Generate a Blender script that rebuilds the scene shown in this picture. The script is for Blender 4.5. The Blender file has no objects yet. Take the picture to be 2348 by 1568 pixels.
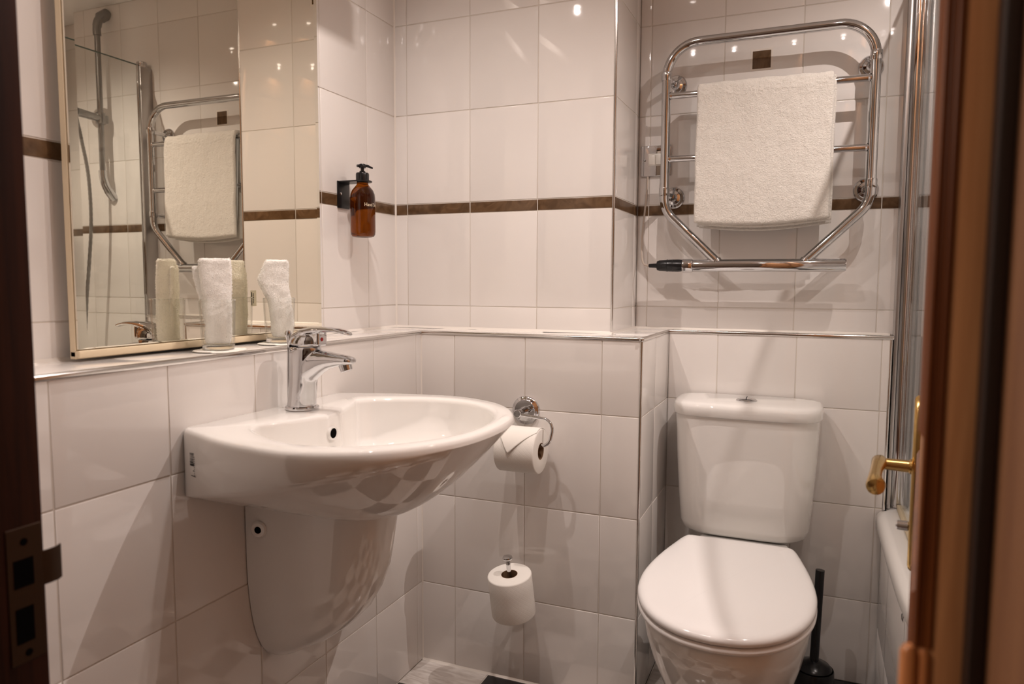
import bpy, bmesh, math, random
from mathutils import Vector, Matrix, noise
random.seed(7)
PI = math.pi
S = bpy.context.scene
COL = S.collection
# ------------------------------------------------------------------ camera
cam_d = bpy.data.cameras.new('camera'); cam = bpy.data.objects.new('camera', cam_d); COL.objects.link(cam); S.camera = cam
CAM = Vector((.9744, -1.6973, 1.0432)); YAW, PITCH, ROLL, FPX = .3963, -.0815, .0045, 1665.6
cy_, sy_ = math.cos(YAW), math.sin(YAW)
fw = Vector((-sy_*math.cos(PITCH), cy_*math.cos(PITCH), math.sin(PITCH))); rt = Vector((cy_, sy_, 0)); up = rt.cross(fw)
r2 = rt*math.cos(ROLL)+up*math.sin(ROLL); u2 = -rt*math.sin(ROLL)+up*math.cos(ROLL)
cam.matrix_world = Matrix(((r2.x, u2.x, -fw.x, CAM.x), (r2.y, u2.y, -fw.y, CAM.y), (r2.z, u2.z, -fw.z, CAM.z), (0, 0, 0, 1)))
cam_d.sensor_fit = 'HORIZONTAL'; cam_d.sensor_width = 36; cam_d.lens = FPX/2348*36
cam_d.clip_start = .02
cam_d.dof.use_dof = True; cam_d.dof.focus_distance = 1.75; cam_d.dof.aperture_fstop = 4.5
# ------------------------------------------------------------------ world, exposure
W = bpy.data.worlds.new('world'); S.world = W; W.use_nodes = True
W.node_tree.nodes['Background'].inputs[0].default_value = (.010, .008, .008, 1)
W.node_tree.nodes['Background'].inputs[1].default_value = 1
S.view_settings.view_transform = 'Standard'; S.view_settings.look = 'None'
S.view_settings.exposure = -0.06; S.view_settings.gamma = 1; S.view_settings.use_curve_mapping = False
CEIL = 2.118
WARM = (1, .875, .815)
# position x, y, watts, half-lit angle: the four ceiling downlights, the lamps of the room
SPOTS = [(.16, -.52, 6.6), (.47, -.76, 4.7), (1.02, -.80, 2.2), (1.27, -.25, 12.0)]
BEAM, BLEND = 152, 1.0
HALL = (-.35, -1.80, 1.55, 30.0)
# ------------------------------------------------------------------ helpers
def tag(o, label=None, cat=None, group=None, kind=None):
    if label: o['label'] = label
    if cat: o['category'] = cat
    if group: o['group'] = group
    if kind: o['kind'] = kind
    return o
def empty(name, loc, label=None, cat=None, group=None, kind=None):
    o = bpy.data.objects.new(name, None); COL.objects.link(o); o.location = loc; o.empty_display_size = .05
    return tag(o, label, cat, group, kind)
def mk(name, bm, mats, parent=None, smooth=True, angle=35, loc=None):
    me = bpy.data.meshes.new(name); bmesh.ops.recalc_face_normals(bm, faces=bm.faces[:])
    bm.to_mesh(me); bm.free()
    for m in (mats if isinstance(mats, (list, tuple)) else [mats]): me.materials.append(m)
    o = bpy.data.objects.new(name, me); COL.objects.link(o)
    if smooth:
        me.polygons.foreach_set('use_smooth', [True]*len(me.polygons))
        me.set_sharp_from_angle(angle=math.radians(angle))
    if parent:
        o.parent = parent
        base = Vector((0, 0, 0)); p = parent
        while p: base += p.location; p = p.parent
        me.transform(Matrix.Translation(-base))
    return o
def BM(): return bmesh.new()
def loft(bm, rings, cap0=True, cap1=True, closed=True, mi=0):
    vs = [[bm.verts.new(p) for p in r] for r in rings]
    n = len(rings[0])
    for a, b in zip(vs[:-1], vs[1:]):
        for i in range(n if closed else n-1):
            j = (i+1) % n
            try: f = bm.faces.new((a[i], a[j], b[j], b[i])); f.material_index = mi
            except ValueError: pass
    if cap0: bm.faces.new(vs[0][::-1]).material_index = mi
    if cap1: bm.faces.new(vs[-1]).material_index = mi
    return vs
def box(bm, x0, x1, y0, y1, z0, z1, bev=0, seg=2, M=None, mi=0):
    t = bmesh.new(); bmesh.ops.create_cube(t, size=1)
    bmesh.ops.scale(t, vec=(x1-x0, y1-y0, z1-z0), verts=t.verts)
    bmesh.ops.translate(t, vec=((x0+x1)/2, (y0+y1)/2, (z0+z1)/2), verts=t.verts)
    if bev: bmesh.ops.bevel(t, geom=t.edges[:]+t.verts[:], offset=bev, segments=seg, affect='EDGES', profile=.5)
    if M: bmesh.ops.transform(t, matrix=M, verts=t.verts)
    merge(bm, t, mi)
def merge(bm, t, mi=0):
    mp = {v: bm.verts.new(v.co) for v in t.verts}
    for f in t.faces:
        try: g = bm.faces.new([mp[v] for v in f.verts]); g.material_index = mi
        except ValueError: pass
    t.free()
def frame_at(d):
    d = d.normalized(); a = Vector((0, 0, 1)) if abs(d.z) < .9 else Vector((1, 0, 0))
    x = d.cross(a).normalized(); return x, d.cross(x).normalized()
def tube(bm, pts, r, n=20, cap=True, mi=0, flat=None):
    """round (or flattened) bar swept along pts; r number or list"""
    pts = [Vector(p) for p in pts]; m = len(pts); rs = r if isinstance(r, (list, tuple)) else [r]*m
    x = None; rings = []
    for i, p in enumerate(pts):
        d = (pts[min(i+1, m-1)]-pts[max(i-1, 0)]).normalized()
        if x is None: x, y = frame_at(d)
        else:
            x = (x-d*x.dot(d)).normalized(); y = d.cross(x).normalized()
        fl = flat[i] if flat else 1
        rings.append([p+(x*math.cos(t)+y*math.sin(t)*fl)*rs[i] for t in (2*PI*k/n for k in range(n))])
    loft(bm, rings, cap, cap, mi=mi)
def lathe(bm, prof, c=(0, 0, 0), axis=(0, 0, 1), n=48, mi=0, cap0=True, cap1=True):
    ax = Vector(axis).normalized(); x, y = frame_at(ax); c = Vector(c)
    rings = [[c+ax*h+(x*math.cos(t)+y*math.sin(t))*max(r, 1e-5) for t in (2*PI*k/n for k in range(n))] for r, h in prof]
    loft(bm, rings, cap0, cap1, mi=mi)
def arc_pts(P, R, n=8):
    """polyline with rounded corners"""
    P = [Vector(p) for p in P]; out = [P[0]]
    for i in range(1, len(P)-1):
        a, b, c = P[i-1], P[i], P[i+1]; r = R[i] if isinstance(R, (list, tuple)) else R
        u = (a-b).normalized(); v = (c-b).normalized(); ang = u.angle(v); t = r/math.tan(ang/2)
        t = min(t, (a-b).length*.49, (c-b).length*.49); r = t*math.tan(ang/2)
        cen = b+(u+v).normalized()*(r/math.sin(ang/2)); s = b+u*t-cen; e = b+v*t-cen
        th = s.angle(e)
        for k in range(n+1):
            w = k/n; q = (s*math.sin((1-w)*th)+e*math.sin(w*th))/math.sin(th); out.append(cen+q)
    out.append(P[-1]); return out
def catmull(P, k=8, closed=False):
    P = [Vector(p) for p in P]; n = len(P); out = []
    for i in range(n if closed else n-1):
        g = lambda j: P[j % n] if closed else P[min(max(j, 0), n-1)]
        p0, p1, p2, p3 = g(i-1), g(i), g(i+1), g(i+2)
        for s in range(k):
            t = s/k
            out.append(.5*((2*p1)+(p2-p0)*t+(2*p0-5*p1+4*p2-p3)*t*t+(3*p1-p0-3*p2+p3)*t**3))
    if not closed: out.append(P[-1])
    return out
def lerp(a, b, t): return a+(b-a)*t
def interp(tab, x):
    if x <= tab[0][0]: return tab[0][1]
    for (a, va), (b, vb) in zip(tab[:-1], tab[1:]):
        if x <= b: return lerp(va, vb, (x-a)/(b-a))
    return tab[-1][1]
# ------------------------------------------------------------------ materials
def new_mat(name):
    m = bpy.data.materials.new(name); m.use_nodes = True
    return m, m.node_tree, m.node_tree.nodes['Principled BSDF']
def pbr(name, col, rough=.4, metal=0, spec=.5, trans=0, ior=1.45, coat=0, sss=0, bump=None, emit=None):
    m, nt, b = new_mat(name); b.inputs['Base Color'].default_value = (*col, 1)
    b.inputs['Roughness'].default_value = rough; b.inputs['Metallic'].default_value = metal
    b.inputs['Specular IOR Level'].default_value = spec; b.inputs['Transmission Weight'].default_value = trans
    b.inputs['IOR'].default_value = ior; b.inputs['Coat Weight'].default_value = coat
    if emit: b.inputs['Emission Color'].default_value = (*emit[:3], 1); b.inputs['Emission Strength'].default_value = emit[3]
    if bump:
        sc, st, dist = bump[:3]
        n = nt.nodes.new('ShaderNodeTexNoise'); n.inputs['Scale'].default_value = sc; n.inputs['Detail'].default_value = 3
        tc = nt.nodes.new('ShaderNodeTexCoord'); nt.links.new(tc.outputs['Object'], n.inputs['Vector'])
        bp = nt.nodes.new('ShaderNodeBump'); bp.inputs['Strength'].default_value = st; bp.inputs['Distance'].default_value = dist
        nt.links.new(n.outputs[0], bp.inputs['Height']); nt.links.new(bp.outputs[0], b.inputs['Normal'])
    return m
def tile_mat(name, col, var=.03, rough=.055, wav=.0007):
    m, nt, b = new_mat(name); L = nt.links
    b.inputs['Roughness'].default_value = rough; b.inputs['IOR'].default_value = 1.58
    g = nt.nodes.new('ShaderNodeNewGeometry')
    mx = nt.nodes.new('ShaderNodeMix'); mx.data_type = 'RGBA'
    mx.inputs[6].default_value = (*[c*(1-var) for c in col], 1); mx.inputs[7].default_value = (*[min(1, c*(1+var)) for c in col], 1)
    L.new(g.outputs['Random Per Island'], mx.inputs[0]); L.new(mx.outputs[2], b.inputs['Base Color'])
    n = nt.nodes.new('ShaderNodeTexNoise'); n.inputs['Scale'].default_value = 9; n.inputs['Detail'].default_value = 1
    tc = nt.nodes.new('ShaderNodeTexCoord'); L.new(tc.outputs['Object'], n.inputs['Vector'])
    bp = nt.nodes.new('ShaderNodeBump'); bp.inputs['Strength'].default_value = .7; bp.inputs['Distance'].default_value = wav
    L.new(n.outputs[0], bp.inputs['Height']); L.new(bp.outputs[0], b.inputs['Normal'])
    return m
M_TILE = tile_mat('white_glazed_tile', (.80, .765, .735))
M_GROUT = pbr('grout', (.66, .61, .55), .8)
def slate_mat():
    m, nt, b = new_mat('brown_border_tile'); L = nt.links
    b.inputs['Roughness'].default_value = .22
    tc = nt.nodes.new('ShaderNodeTexCoord'); n = nt.nodes.new('ShaderNodeTexNoise'); n.inputs['Scale'].default_value = 22; n.inputs['Detail'].default_value = 8
    n.inputs['Distortion'].default_value = 1.5
    L.new(tc.outputs['Object'], n.inputs['Vector'])
    cr = nt.nodes.new('ShaderNodeValToRGB'); cr.color_ramp.elements[0].position = .35; cr.color_ramp.elements[0].color = (.085, .045, .020, 1)
    cr.color_ramp.elements[1].position = .75; cr.color_ramp.elements[1].color = (.17, .10, .052, 1)
    L.new(n.outputs[0], cr.inputs[0]); L.new(cr.outputs[0], b.inputs['Base Color'])
    bp = nt.nodes.new('ShaderNodeBump'); bp.inputs['Strength'].default_value = .5; bp.inputs['Distance'].default_value = .0015
    L.new(n.outputs[0], bp.inputs['Height']); L.new(bp.outputs[0], b.inputs['Normal'])
    return m
M_SLATE = slate_mat()
M_CHROME = pbr('chrome', (.64, .64, .65), .05, 1)
M_CHROME_S = pbr('satin_chrome_trim', (.74, .72, .70), .16, 1)
M_CERAMIC = pbr('white_ceramic', (.84, .82, .79), .03, ior=1.75)
M_SEAT = pbr('white_seat_plastic', (.86, .84, .83), .13)
M_ACRYL = pbr('white_acrylic', (.84, .82, .79), .14)
M_BLACK = pbr('black_plastic', (.008, .008, .009), .22)
M_BLACKM = pbr('black_powder_coated_metal', (.01, .01, .011), .3, spec=.5)
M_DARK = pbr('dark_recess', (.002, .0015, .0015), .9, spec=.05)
M_BRASS = pbr('aged_brass', (.62, .42, .16), .22, 1, bump=(60, .15, .001))
M_MIRROR = pbr('mirror_silver', (.85, .815, .70), .004, 1)
M_CREAM = pbr('cream_mirror_frame', (.72, .60, .42), .35)
M_WHITEP = pbr('white_plastic', (.78, .74, .68), .25)
M_CARD = pbr('white_card', (.85, .82, .76), .7)
M_SILIC = pbr('white_silicone', (.80, .75, .69), .35)
M_AMBER = pbr('amber_glass', (.22, .055, .004), .02, trans=1, ior=1.40)
M_GLASSR = pbr('clear_drinking_glass', (.97, .98, .97), .0, trans=1, ior=1.45)
M_RED = pbr('red_mark', (.5, .01, .01), .3)
M_GREYP = pbr('grey_chromed_plastic', (.30, .29, .28), .2, .8)
M_INK = pbr('black_ink', (.01, .01, .01), .5)
M_LETTER = pbr('cream_print', (.85, .70, .50), .5)
M_CARDBOARD = pbr('cardboard_core', (.22, .13, .07), .9)
M_CEIL = pbr('white_ceiling_paint', (.80, .77, .74), .7)
M_HALL = pbr('hallway_paint', (.36, .30, .25), .8)
def pane_mat():
    m = bpy.data.materials.new('clear_safety_glass'); m.use_nodes = True; nt = m.node_tree; nt.nodes.clear()
    o = nt.nodes.new('ShaderNodeOutputMaterial'); t = nt.nodes.new('ShaderNodeBsdfTransparent'); t.inputs[0].default_value = (.955, .965, .96, 1)
    g = nt.nodes.new('ShaderNodeBsdfGlossy'); g.inputs['Roughness'].default_value = .0
    f = nt.nodes.new('ShaderNodeFresnel'); ge = nt.nodes.new('ShaderNodeNewGeometry'); mr = nt.nodes.new('ShaderNodeMapRange')
    mr.inputs[3].default_value = 1.5; mr.inputs[4].default_value = 1/1.5; nt.links.new(ge.outputs['Backfacing'], mr.inputs[0]); nt.links.new(mr.outputs[0], f.inputs[0])
    x = nt.nodes.new('ShaderNodeMixShader'); L = nt.links
    L.new(f.outputs[0], x.inputs[0]); L.new(t.outputs[0], x.inputs[1]); L.new(g.outputs[0], x.inputs[2]); L.new(x.outputs[0], o.inputs[0])
    return m
M_PANE = pane_mat()
M_GLASS = pane_mat(); M_GLASS.name = 'thin_tumbler_glass'; M_GLASS.node_tree.nodes['Transparent BSDF'].inputs[0].default_value = (.985, .988, .982, 1)
def terry(name, col, scale=420, dist=.0022):
    m, nt, b = new_mat(name); L = nt.links; b.inputs['Roughness'].default_value = .95; b.inputs['Specular IOR Level'].default_value = .1
    b.inputs['Sheen Weight'].default_value = .35; b.inputs['Sheen Roughness'].default_value = .5
    tc = nt.nodes.new('ShaderNodeTexCoord')
    n = nt.nodes.new('ShaderNodeTexNoise'); n.inputs['Scale'].default_value = scale; n.inputs['Detail'].default_value = 4; n.inputs['Distortion'].default_value = .8
    n2 = nt.nodes.new('ShaderNodeTexNoise'); n2.inputs['Scale'].default_value = scale*.22
    L.new(tc.outputs['Object'], n.inputs['Vector']); L.new(tc.outputs['Object'], n2.inputs['Vector'])
    ad = nt.nodes.new('ShaderNodeMath'); ad.operation = 'ADD'; L.new(n.outputs[0], ad.inputs[0]); L.new(n2.outputs[0], ad.inputs[1])
    bp = nt.nodes.new('ShaderNodeBump'); bp.inputs['Strength'].default_value = .8; bp.inputs['Distance'].default_value = dist
    L.new(ad.outputs[0], bp.inputs['Height']); L.new(bp.outputs[0], b.inputs['Normal'])
    cr = nt.nodes.new('ShaderNodeValToRGB'); cr.color_ramp.elements[0].position = .3; cr.color_ramp.elements[1].position = .65
    cr.color_ramp.elements[0].color = (*[c*.93 for c in col], 1); cr.color_ramp.elements[1].color = (*col, 1)
    L.new(n.outputs[0], cr.inputs[0]); L.new(cr.outputs[0], b.inputs['Base Color'])
    return m
M_TERRY = terry('white_terry_cotton', (.97, .95, .90), 420, .0012)
M_TERRYB = terry('white_bath_towel_cotton', (.76, .72, .66), 300, .003)
def paper():
    m, nt, b = new_mat('quilted_tissue'); L = nt.links; b.inputs['Roughness'].default_value = .95; b.inputs['Specular IOR Level'].default_value = .1
    b.inputs['Base Color'].default_value = (.86, .83, .78, 1)
    uv = nt.nodes.new('ShaderNodeUVMap'); sx = nt.nodes.new('ShaderNodeSeparateXYZ'); L.new(uv.outputs[0], sx.inputs[0])
    def ln(op):
        a = nt.nodes.new('ShaderNodeMath'); a.operation = op; L.new(sx.outputs[0], a.inputs[0]); L.new(sx.outputs[1], a.inputs[1])
        s = nt.nodes.new('ShaderNodeMath'); s.operation = 'MULTIPLY'; s.inputs[1].default_value = PI/.0125; L.new(a.outputs[0], s.inputs[0])
        c = nt.nodes.new('ShaderNodeMath'); c.operation = 'SINE'; L.new(s.outputs[0], c.inputs[0])
        d = nt.nodes.new('ShaderNodeMath'); d.operation = 'ABSOLUTE'; L.new(c.outputs[0], d.inputs[0])
        e = nt.nodes.new('ShaderNodeMath'); e.operation = 'MINIMUM'; e.inputs[1].default_value = .25; L.new(d.outputs[0], e.inputs[0]); return e
    a, c = ln('ADD'), ln('SUBTRACT')
    k = nt.nodes.new('ShaderNodeMath'); k.operation = 'ADD'; L.new(a.outputs[0], k.inputs[0]); L.new(c.outputs[0], k.inputs[1])
    bp = nt.nodes.new('ShaderNodeBump'); bp.inputs['Strength'].default_value = .25; bp.inputs['Distance'].default_value = .0028
    L.new(k.outputs[0], bp.inputs['Height']); L.new(bp.outputs[0], b.inputs['Normal']); return m
M_PAPER = paper()
def wood(name, c0, c1, rough=.3, scale=6, coat=.3):
    m, nt, b = new_mat(name); L = nt.links; b.inputs['Roughness'].default_value = rough; b.inputs['Coat Weight'].default_value = coat; b.inputs['Coat Roughness'].default_value = .15
    tc = nt.nodes.new('ShaderNodeTexCoord'); mp = nt.nodes.new('ShaderNodeMapping'); mp.inputs['Scale'].default_value = (scale*6, scale*6, scale*.25)
    n = nt.nodes.new('ShaderNodeTexNoise'); n.inputs['Scale'].default_value = 3; n.inputs['Detail'].default_value = 5; n.inputs['Distortion'].default_value = .6
    L.new(tc.outputs['Object'], mp.inputs[0]); L.new(mp.outputs[0], n.inputs['Vector'])
    cr = nt.nodes.new('ShaderNodeValToRGB'); cr.color_ramp.elements[0].position = .3; cr.color_ramp.elements[1].position = .7
    cr.color_ramp.elements[0].color = (*c0, 1); cr.color_ramp.elements[1].color = (*c1, 1)
    L.new(n.outputs[0], cr.inputs[0]); L.new(cr.outputs[0], b.inputs['Base Color']); return m
M_WOOD = wood('varnished_brown_door_wood', (.38, .175, .075), (.54, .275, .125), .5, 6, 0)
M_WOOD.node_tree.nodes['Principled BSDF'].inputs['Specular IOR Level'].default_value = .15
M_WOODD = wood('dark_red_moulding_wood', (.10, .028, .008), (.22, .07, .018), .35, 6, 0)
M_WOODD.node_tree.nodes['Principled BSDF'].inputs['Specular IOR Level'].default_value = .25
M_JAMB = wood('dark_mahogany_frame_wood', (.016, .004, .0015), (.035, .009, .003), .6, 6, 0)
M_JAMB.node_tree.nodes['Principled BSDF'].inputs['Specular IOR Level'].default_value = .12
M_GAPFILL = pbr('dark_gap_fill', (.012, .005, .003), .5)  # near-black colour standing in for the shaded gap beside the door leaf
def marble():
    m, nt, b = new_mat('pale_veined_floor_tile'); L = nt.links; b.inputs['Roughness'].default_value = .15
    tc = nt.nodes.new('ShaderNodeTexCoord'); mp = nt.nodes.new('ShaderNodeMapping'); mp.inputs['Scale'].default_value = (2, 9, 1)
    n = nt.nodes.new('ShaderNodeTexNoise'); n.inputs['Scale'].default_value = 7; n.inputs['Detail'].default_value = 6; n.inputs['Distortion'].default_value = 1
    L.new(tc.outputs['Object'], mp.inputs[0]); L.new(mp.outputs[0], n.inputs['Vector'])
    cr = nt.nodes.new('ShaderNodeValToRGB'); cr.color_ramp.elements[0].position = .35; cr.color_ramp.elements[1].position = .65
    cr.color_ramp.elements[0].color = (.55, .49, .45, 1); cr.color_ramp.elements[1].color = (.78, .74, .70, 1)
    L.new(n.outputs[0], cr.inputs[0]); L.new(cr.outputs[0], b.inputs['Base Color']); return m
M_MARBLE = marble()
M_BLACKT = tile_mat('black_floor_tile', (.018, .017, .018), .1, .12)
# ------------------------------------------------------------------ tiled surfaces
def tiles(bm, O, U, V, us, vs, mi=lambda i, j: 0, gap=.0024, bev=.0014, seed=1, skip=None):
    """bevelled tiles on the plane O + u*U + v*V with grout behind; the face looks along U x V"""
    O, U, V = Vector(O), Vector(U), Vector(V); N = U.cross(V).normalized(); rnd = random.Random(seed); g = gap/2
    for i in range(len(us)-1):
        for j in range(len(vs)-1):
            if skip and skip(i, j): continue
            a0, a1, b0, b1 = us[i]+g, us[i+1]-g, vs[j]+g, vs[j+1]-g
            if a1-a0 < .003 or b1-b0 < .003: continue
            t1, t2 = rnd.uniform(-.0006, .0006), rnd.uniform(-.0006, .0006)
            def P(u, v, h):
                k = t1*((u-a0)/(a1-a0)-.5)+t2*((v-b0)/(b1-b0)-.5)
                return O+U*u+V*v+N*(h+k)
            bb = min(bev, (a1-a0)*.3, (b1-b0)*.3)
            R = []
            for d, h in ((0, -.0022), (0, -.0009), (bb*.35, -.0002), (bb, 0)):
                R.append([P(a0+d, b0+d, h), P(a1-d, b0+d, h), P(a1-d, b1-d, h), P(a0+d, b1-d, h)])
            loft(bm, R, False, True, mi=mi(i, j))
    q = [O+U*u+V*v-N*.0012 for u, v in ((us[0], vs[0]), (us[-1], vs[0]), (us[-1], vs[-1]), (us[0], vs[-1]))]
    f = bm.faces.new([bm.verts.new(p) for p in q]); f.material_index = 1
    if f.normal.dot(N) < 0: f.normal_flip()
TM = [M_TILE, M_GROUT, M_SLATE]
def wall(name, pieces):
    bm = BM()
    for k, p in enumerate(pieces): tiles(bm, *p[:5], **(p[5] if len(p) > 5 else {}), seed=sum(map(ord, name))+k)
    o = mk(name, bm, TM, smooth=True, angle=60); o['kind'] = 'structure'; return o
A, B, X1, X2, Y2, Y3, ZL = -.163, .140, .598, .4875, .337, .4035, .912
YD = -1.17            # bathroom face of the door wall
X3 = 1.152            # end of the boxed lower wall behind the toilet
XR = 1.84             # wall beyond the bath
zl = [0, .2228, .4728, .7228, ZL]
zu = [ZL, .9767, 1.2355, 1.2659, 1.516, 1.766, 2.016, CEIL]
stripe = {'mi': lambda i, j: 2 if j == 2 else 0}
def grid(a, b, first, step=.2):
    v = [a]; x = first
    while x < b-.004:
        if x > a+.004: v.append(x)
        x += step
    v.append(b); return v
# left wall, lower (x = 0) and upper (x = A); U runs along -y so U x V looks to +x
neg = lambda ys: sorted(-y for y in ys)
wall('wall_left', [((0, 0, 0), (0, 1, 0), (0, 0, 1), [-y for y in sorted([0, .0269, .2269, .4269, .6269, .8269, 1.0269, 1.2], reverse=True)], zl)])
wall('wall_left_upper', [((A, 0, 0), (0, 1, 0), (0, 0, 1), [YD-.03, -1.0012, -.8012, -.6012, -.4012, -.2012, -.0012, B], zu, stripe)])
def deco_wall(us, zs, i0, j0): return lambda i, j: False
# back wall lower / upper; U = +x, V = +z looks to -y
ubk = [A, -.1229, .0771, .2771, X2]
wall('wall_back', [((0, 0, 0), (1, 0, 0), (0, 0, 1), [0, .1003, .3003, .5003, X1], zl)])
wall('wall_back_upper', [((0, B, 0), (1, 0, 0), (0, 0, 1), ubk, zu, stripe)])
# the returns into the recess, looking to +x
wall('wall_recess_side', [((X1, 0, 0), (0, 1, 0), (0, 0, 1), [0, .16, Y2], zl), ((X2, 0, 0), (0, 1, 0), (0, 0, 1), [B, .36, Y3], zu, stripe)])
# recess wall behind toilet and bath
urc = grid(X2, XR, .5195)
wall('wall_recess', [((0, Y2, 0), (1, 0, 0), (0, 0, 1), [X1, .7303, .9303, 1.1303, X3], zl),
                     ((0, Y3, 0), (1, 0, 0), (0, 0, 1), urc, zu, stripe),
                     ((0, Y3, 0), (1, 0, 0), (0, 0, 1), grid(X3, XR, 1.3195), [0, .162, .412, .662, ZL]),
                     ((X3, 0, 0), (0, 1, 0), (0, 0, 1), [Y2, Y3], zl)])
# wall beyond the bath, looking to -x
wall('wall_right', [((XR, 0, 0), (0, -1, 0), (0, 0, 1), grid(-Y3, -YD+.03, -.3), [0, .162, .412, .662]+zu, {'mi': lambda i, j: 2 if j == 5 else 0})])
# ledges on top of the boxed-out lower walls
wall('trim_1', [((0, 0, ZL), (1, 0, 0), (0, 1, 0), [A, 0], [YD-.03, -1.0269, -.8269, -.6269, -.4269, -.2269, -.0269, B]),
                ((0, 0, ZL), (1, 0, 0), (0, 1, 0), [0, .1003, .3003, .5003, X1], [0, B]),
                ((0, 0, ZL), (1, 0, 0), (0, 1, 0), [X2, X1], [B, Y2, Y3]),
                ((0, 0, ZL), (1, 0, 0), (0, 1, 0), [X1, .7303, .9303, 1.1303, X3], [Y2, Y3])])
def deco(x, y, z, label, side):
    t = BM(); h = .0235
    box(t, x-h, x+h, y-.0012, y+.003, z-h, z+h, .0008, 1)
    o = mk('accent_tile', t, M_SLATE)
    f = BM(); box(f, x-h-.005, x+h+.005, y-.0006, y+.002, z-h-.005, z+h+.005, .0004, 1); mk('tile_surround', f, M_SILIC, o)
    tag(o, label, 'tile')
deco(.8160, Y3, 1.641, 'small square brown tile set in the wall above the bath towel', 0)
deco(.1771, B, 1.891, 'small square brown tile seen only at the top right corner of the mirror', 0)
# chrome edge strips
def strip(name, segs, r=.0050):
    bm = BM()
    for a, b, off in segs:
        a, b = Vector(a), Vector(b); lo = [min(a[i], b[i])-r+off[i] for i in range(3)]; hi = [max(a[i], b[i])+r+off[i] for i in range(3)]
        box(bm, lo[0], hi[0], lo[1], hi[1], lo[2], hi[2], r*.75, 4)
    o = mk(name, bm, M_CHROME_S); o['kind'] = 'structure'; return o
q = .0022
strip('trim_2', [((0, YD, ZL), (0, 0, ZL), (-q, 0, -q)), ((0, 0, ZL), (X1, 0, ZL), (0, q, -q)), ((X1, 0, ZL), (X1, Y2, ZL), (-q, 0, -q)), ((X1, Y2, ZL), (X3, Y2, ZL), (0, q, -q))])
strip('trim_3', [((X1, 0, 0), (X1, 0, ZL-.006), (-q, q, 0))], .0036)
strip('trim_4', [((X2, B, ZL), (X2, B, CEIL), (-q, q, 0))], .0036)
strip('trim_5', [((X3, Y2, .47), (X3, Y2, ZL-.006), (-q, q, 0))], .0036)
bm = BM()
def bead(a, b, n1, n2, s=.006):
    a, b, n1, n2 = map(Vector, (a, b, n1, n2)); loft(bm, [[p+n1*s, p+n1*s*.4+n2*s*.4, p+n2*s, p] for p in (a, b)])
bead((A, YD, ZL), (A, B, ZL), (1, 0, 0), (0, 0, 1)); bead((A, B, ZL), (X2, B, ZL), (0, -1, 0), (0, 0, 1)); bead((X2, B, ZL), (X2, Y3, ZL), (1, 0, 0), (0, 0, 1))
bead((X2, Y3, ZL), (X3, Y3, ZL), (0, -1, 0), (0, 0, 1)); bead((A, B, ZL), (A, B, CEIL), (1, 0, 0), (0, -1, 0), .004)
bead((0, 0, 0), (0, 0, ZL), (1, 0, 0), (0, -1, 0), .003); bead((0, 0, 0), (X1, 0, 0), (0, -1, 0), (0, 0, 1), .005)
o = mk('trim_6', bm, M_SILIC); o['kind'] = 'structure'
# floor: 20 cm chequer
fx = [-.2, 0, .2, .4, .6, .8, 1.0, 1.2, 1.4, 1.6, 1.86]; fy = [-1.327, -1.127, -.927, -.727, -.527, -.327, -.127, .073, .273, .42]
bm = BM(); tiles(bm, (0, 0, 0), (1, 0, 0), (0, 1, 0), fx, fy, mi=lambda i, j: 0 if (i+j) % 2 == 1 else 2, gap=.003, seed=3)
o = mk('floor', bm, [M_MARBLE, M_GROUT, M_BLACKT], angle=60); o['kind'] = 'structure'
bm = BM(); box(bm, -.3, 1.95, YD-.13, .5, CEIL, CEIL+.05); o = mk('ceiling', bm, M_CEIL, smooth=False); o['kind'] = 'structure'
# door wall with its opening
JL, JR = .215, 1.0775
bm = BM()
box(bm, -.3, JL-.09, YD-.12, YD, 0, CEIL); box(bm, JR+.06, 1.95, YD-.12, YD, 0, CEIL); box(bm, JL-.09, JR+.06, YD-.12, YD, 2.03, CEIL)
o = mk('wall_front', bm, M_CEIL, smooth=False); o['kind'] = 'structure'
# hallway where the camera stands
bm = BM()
for b in ((-.9, -.85, -3.4, YD-.12), (2.2, 2.25, -3.4, YD-.12), (-.9, 2.25, -3.45, -3.4)): box(bm, *b, 0, 2.35)
box(bm, -.9, -.3, YD-.12, YD, 0, 2.35); box(bm, 1.95, 2.25, YD-.12, YD, 0, 2.35); box(bm, -.9, 2.25, YD-.12, YD, CEIL+.0, 2.35)
o = mk('wall_hall', bm, M_HALL, smooth=False); o['kind'] = 'structure'
bm = BM(); box(bm, -.9, 2.25, -3.45, YD, 2.35, 2.4); o = mk('ceiling_hall', bm, M_CEIL, smooth=False); o['kind'] = 'structure'
bm = BM(); box(bm, -.9, 2.25, -3.45, YD-.12, -.03, 0); o = mk('floor_hall', bm, pbr('hall_carpet', (.10, .05, .035), .95), smooth=False); o['kind'] = 'structure'
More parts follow.
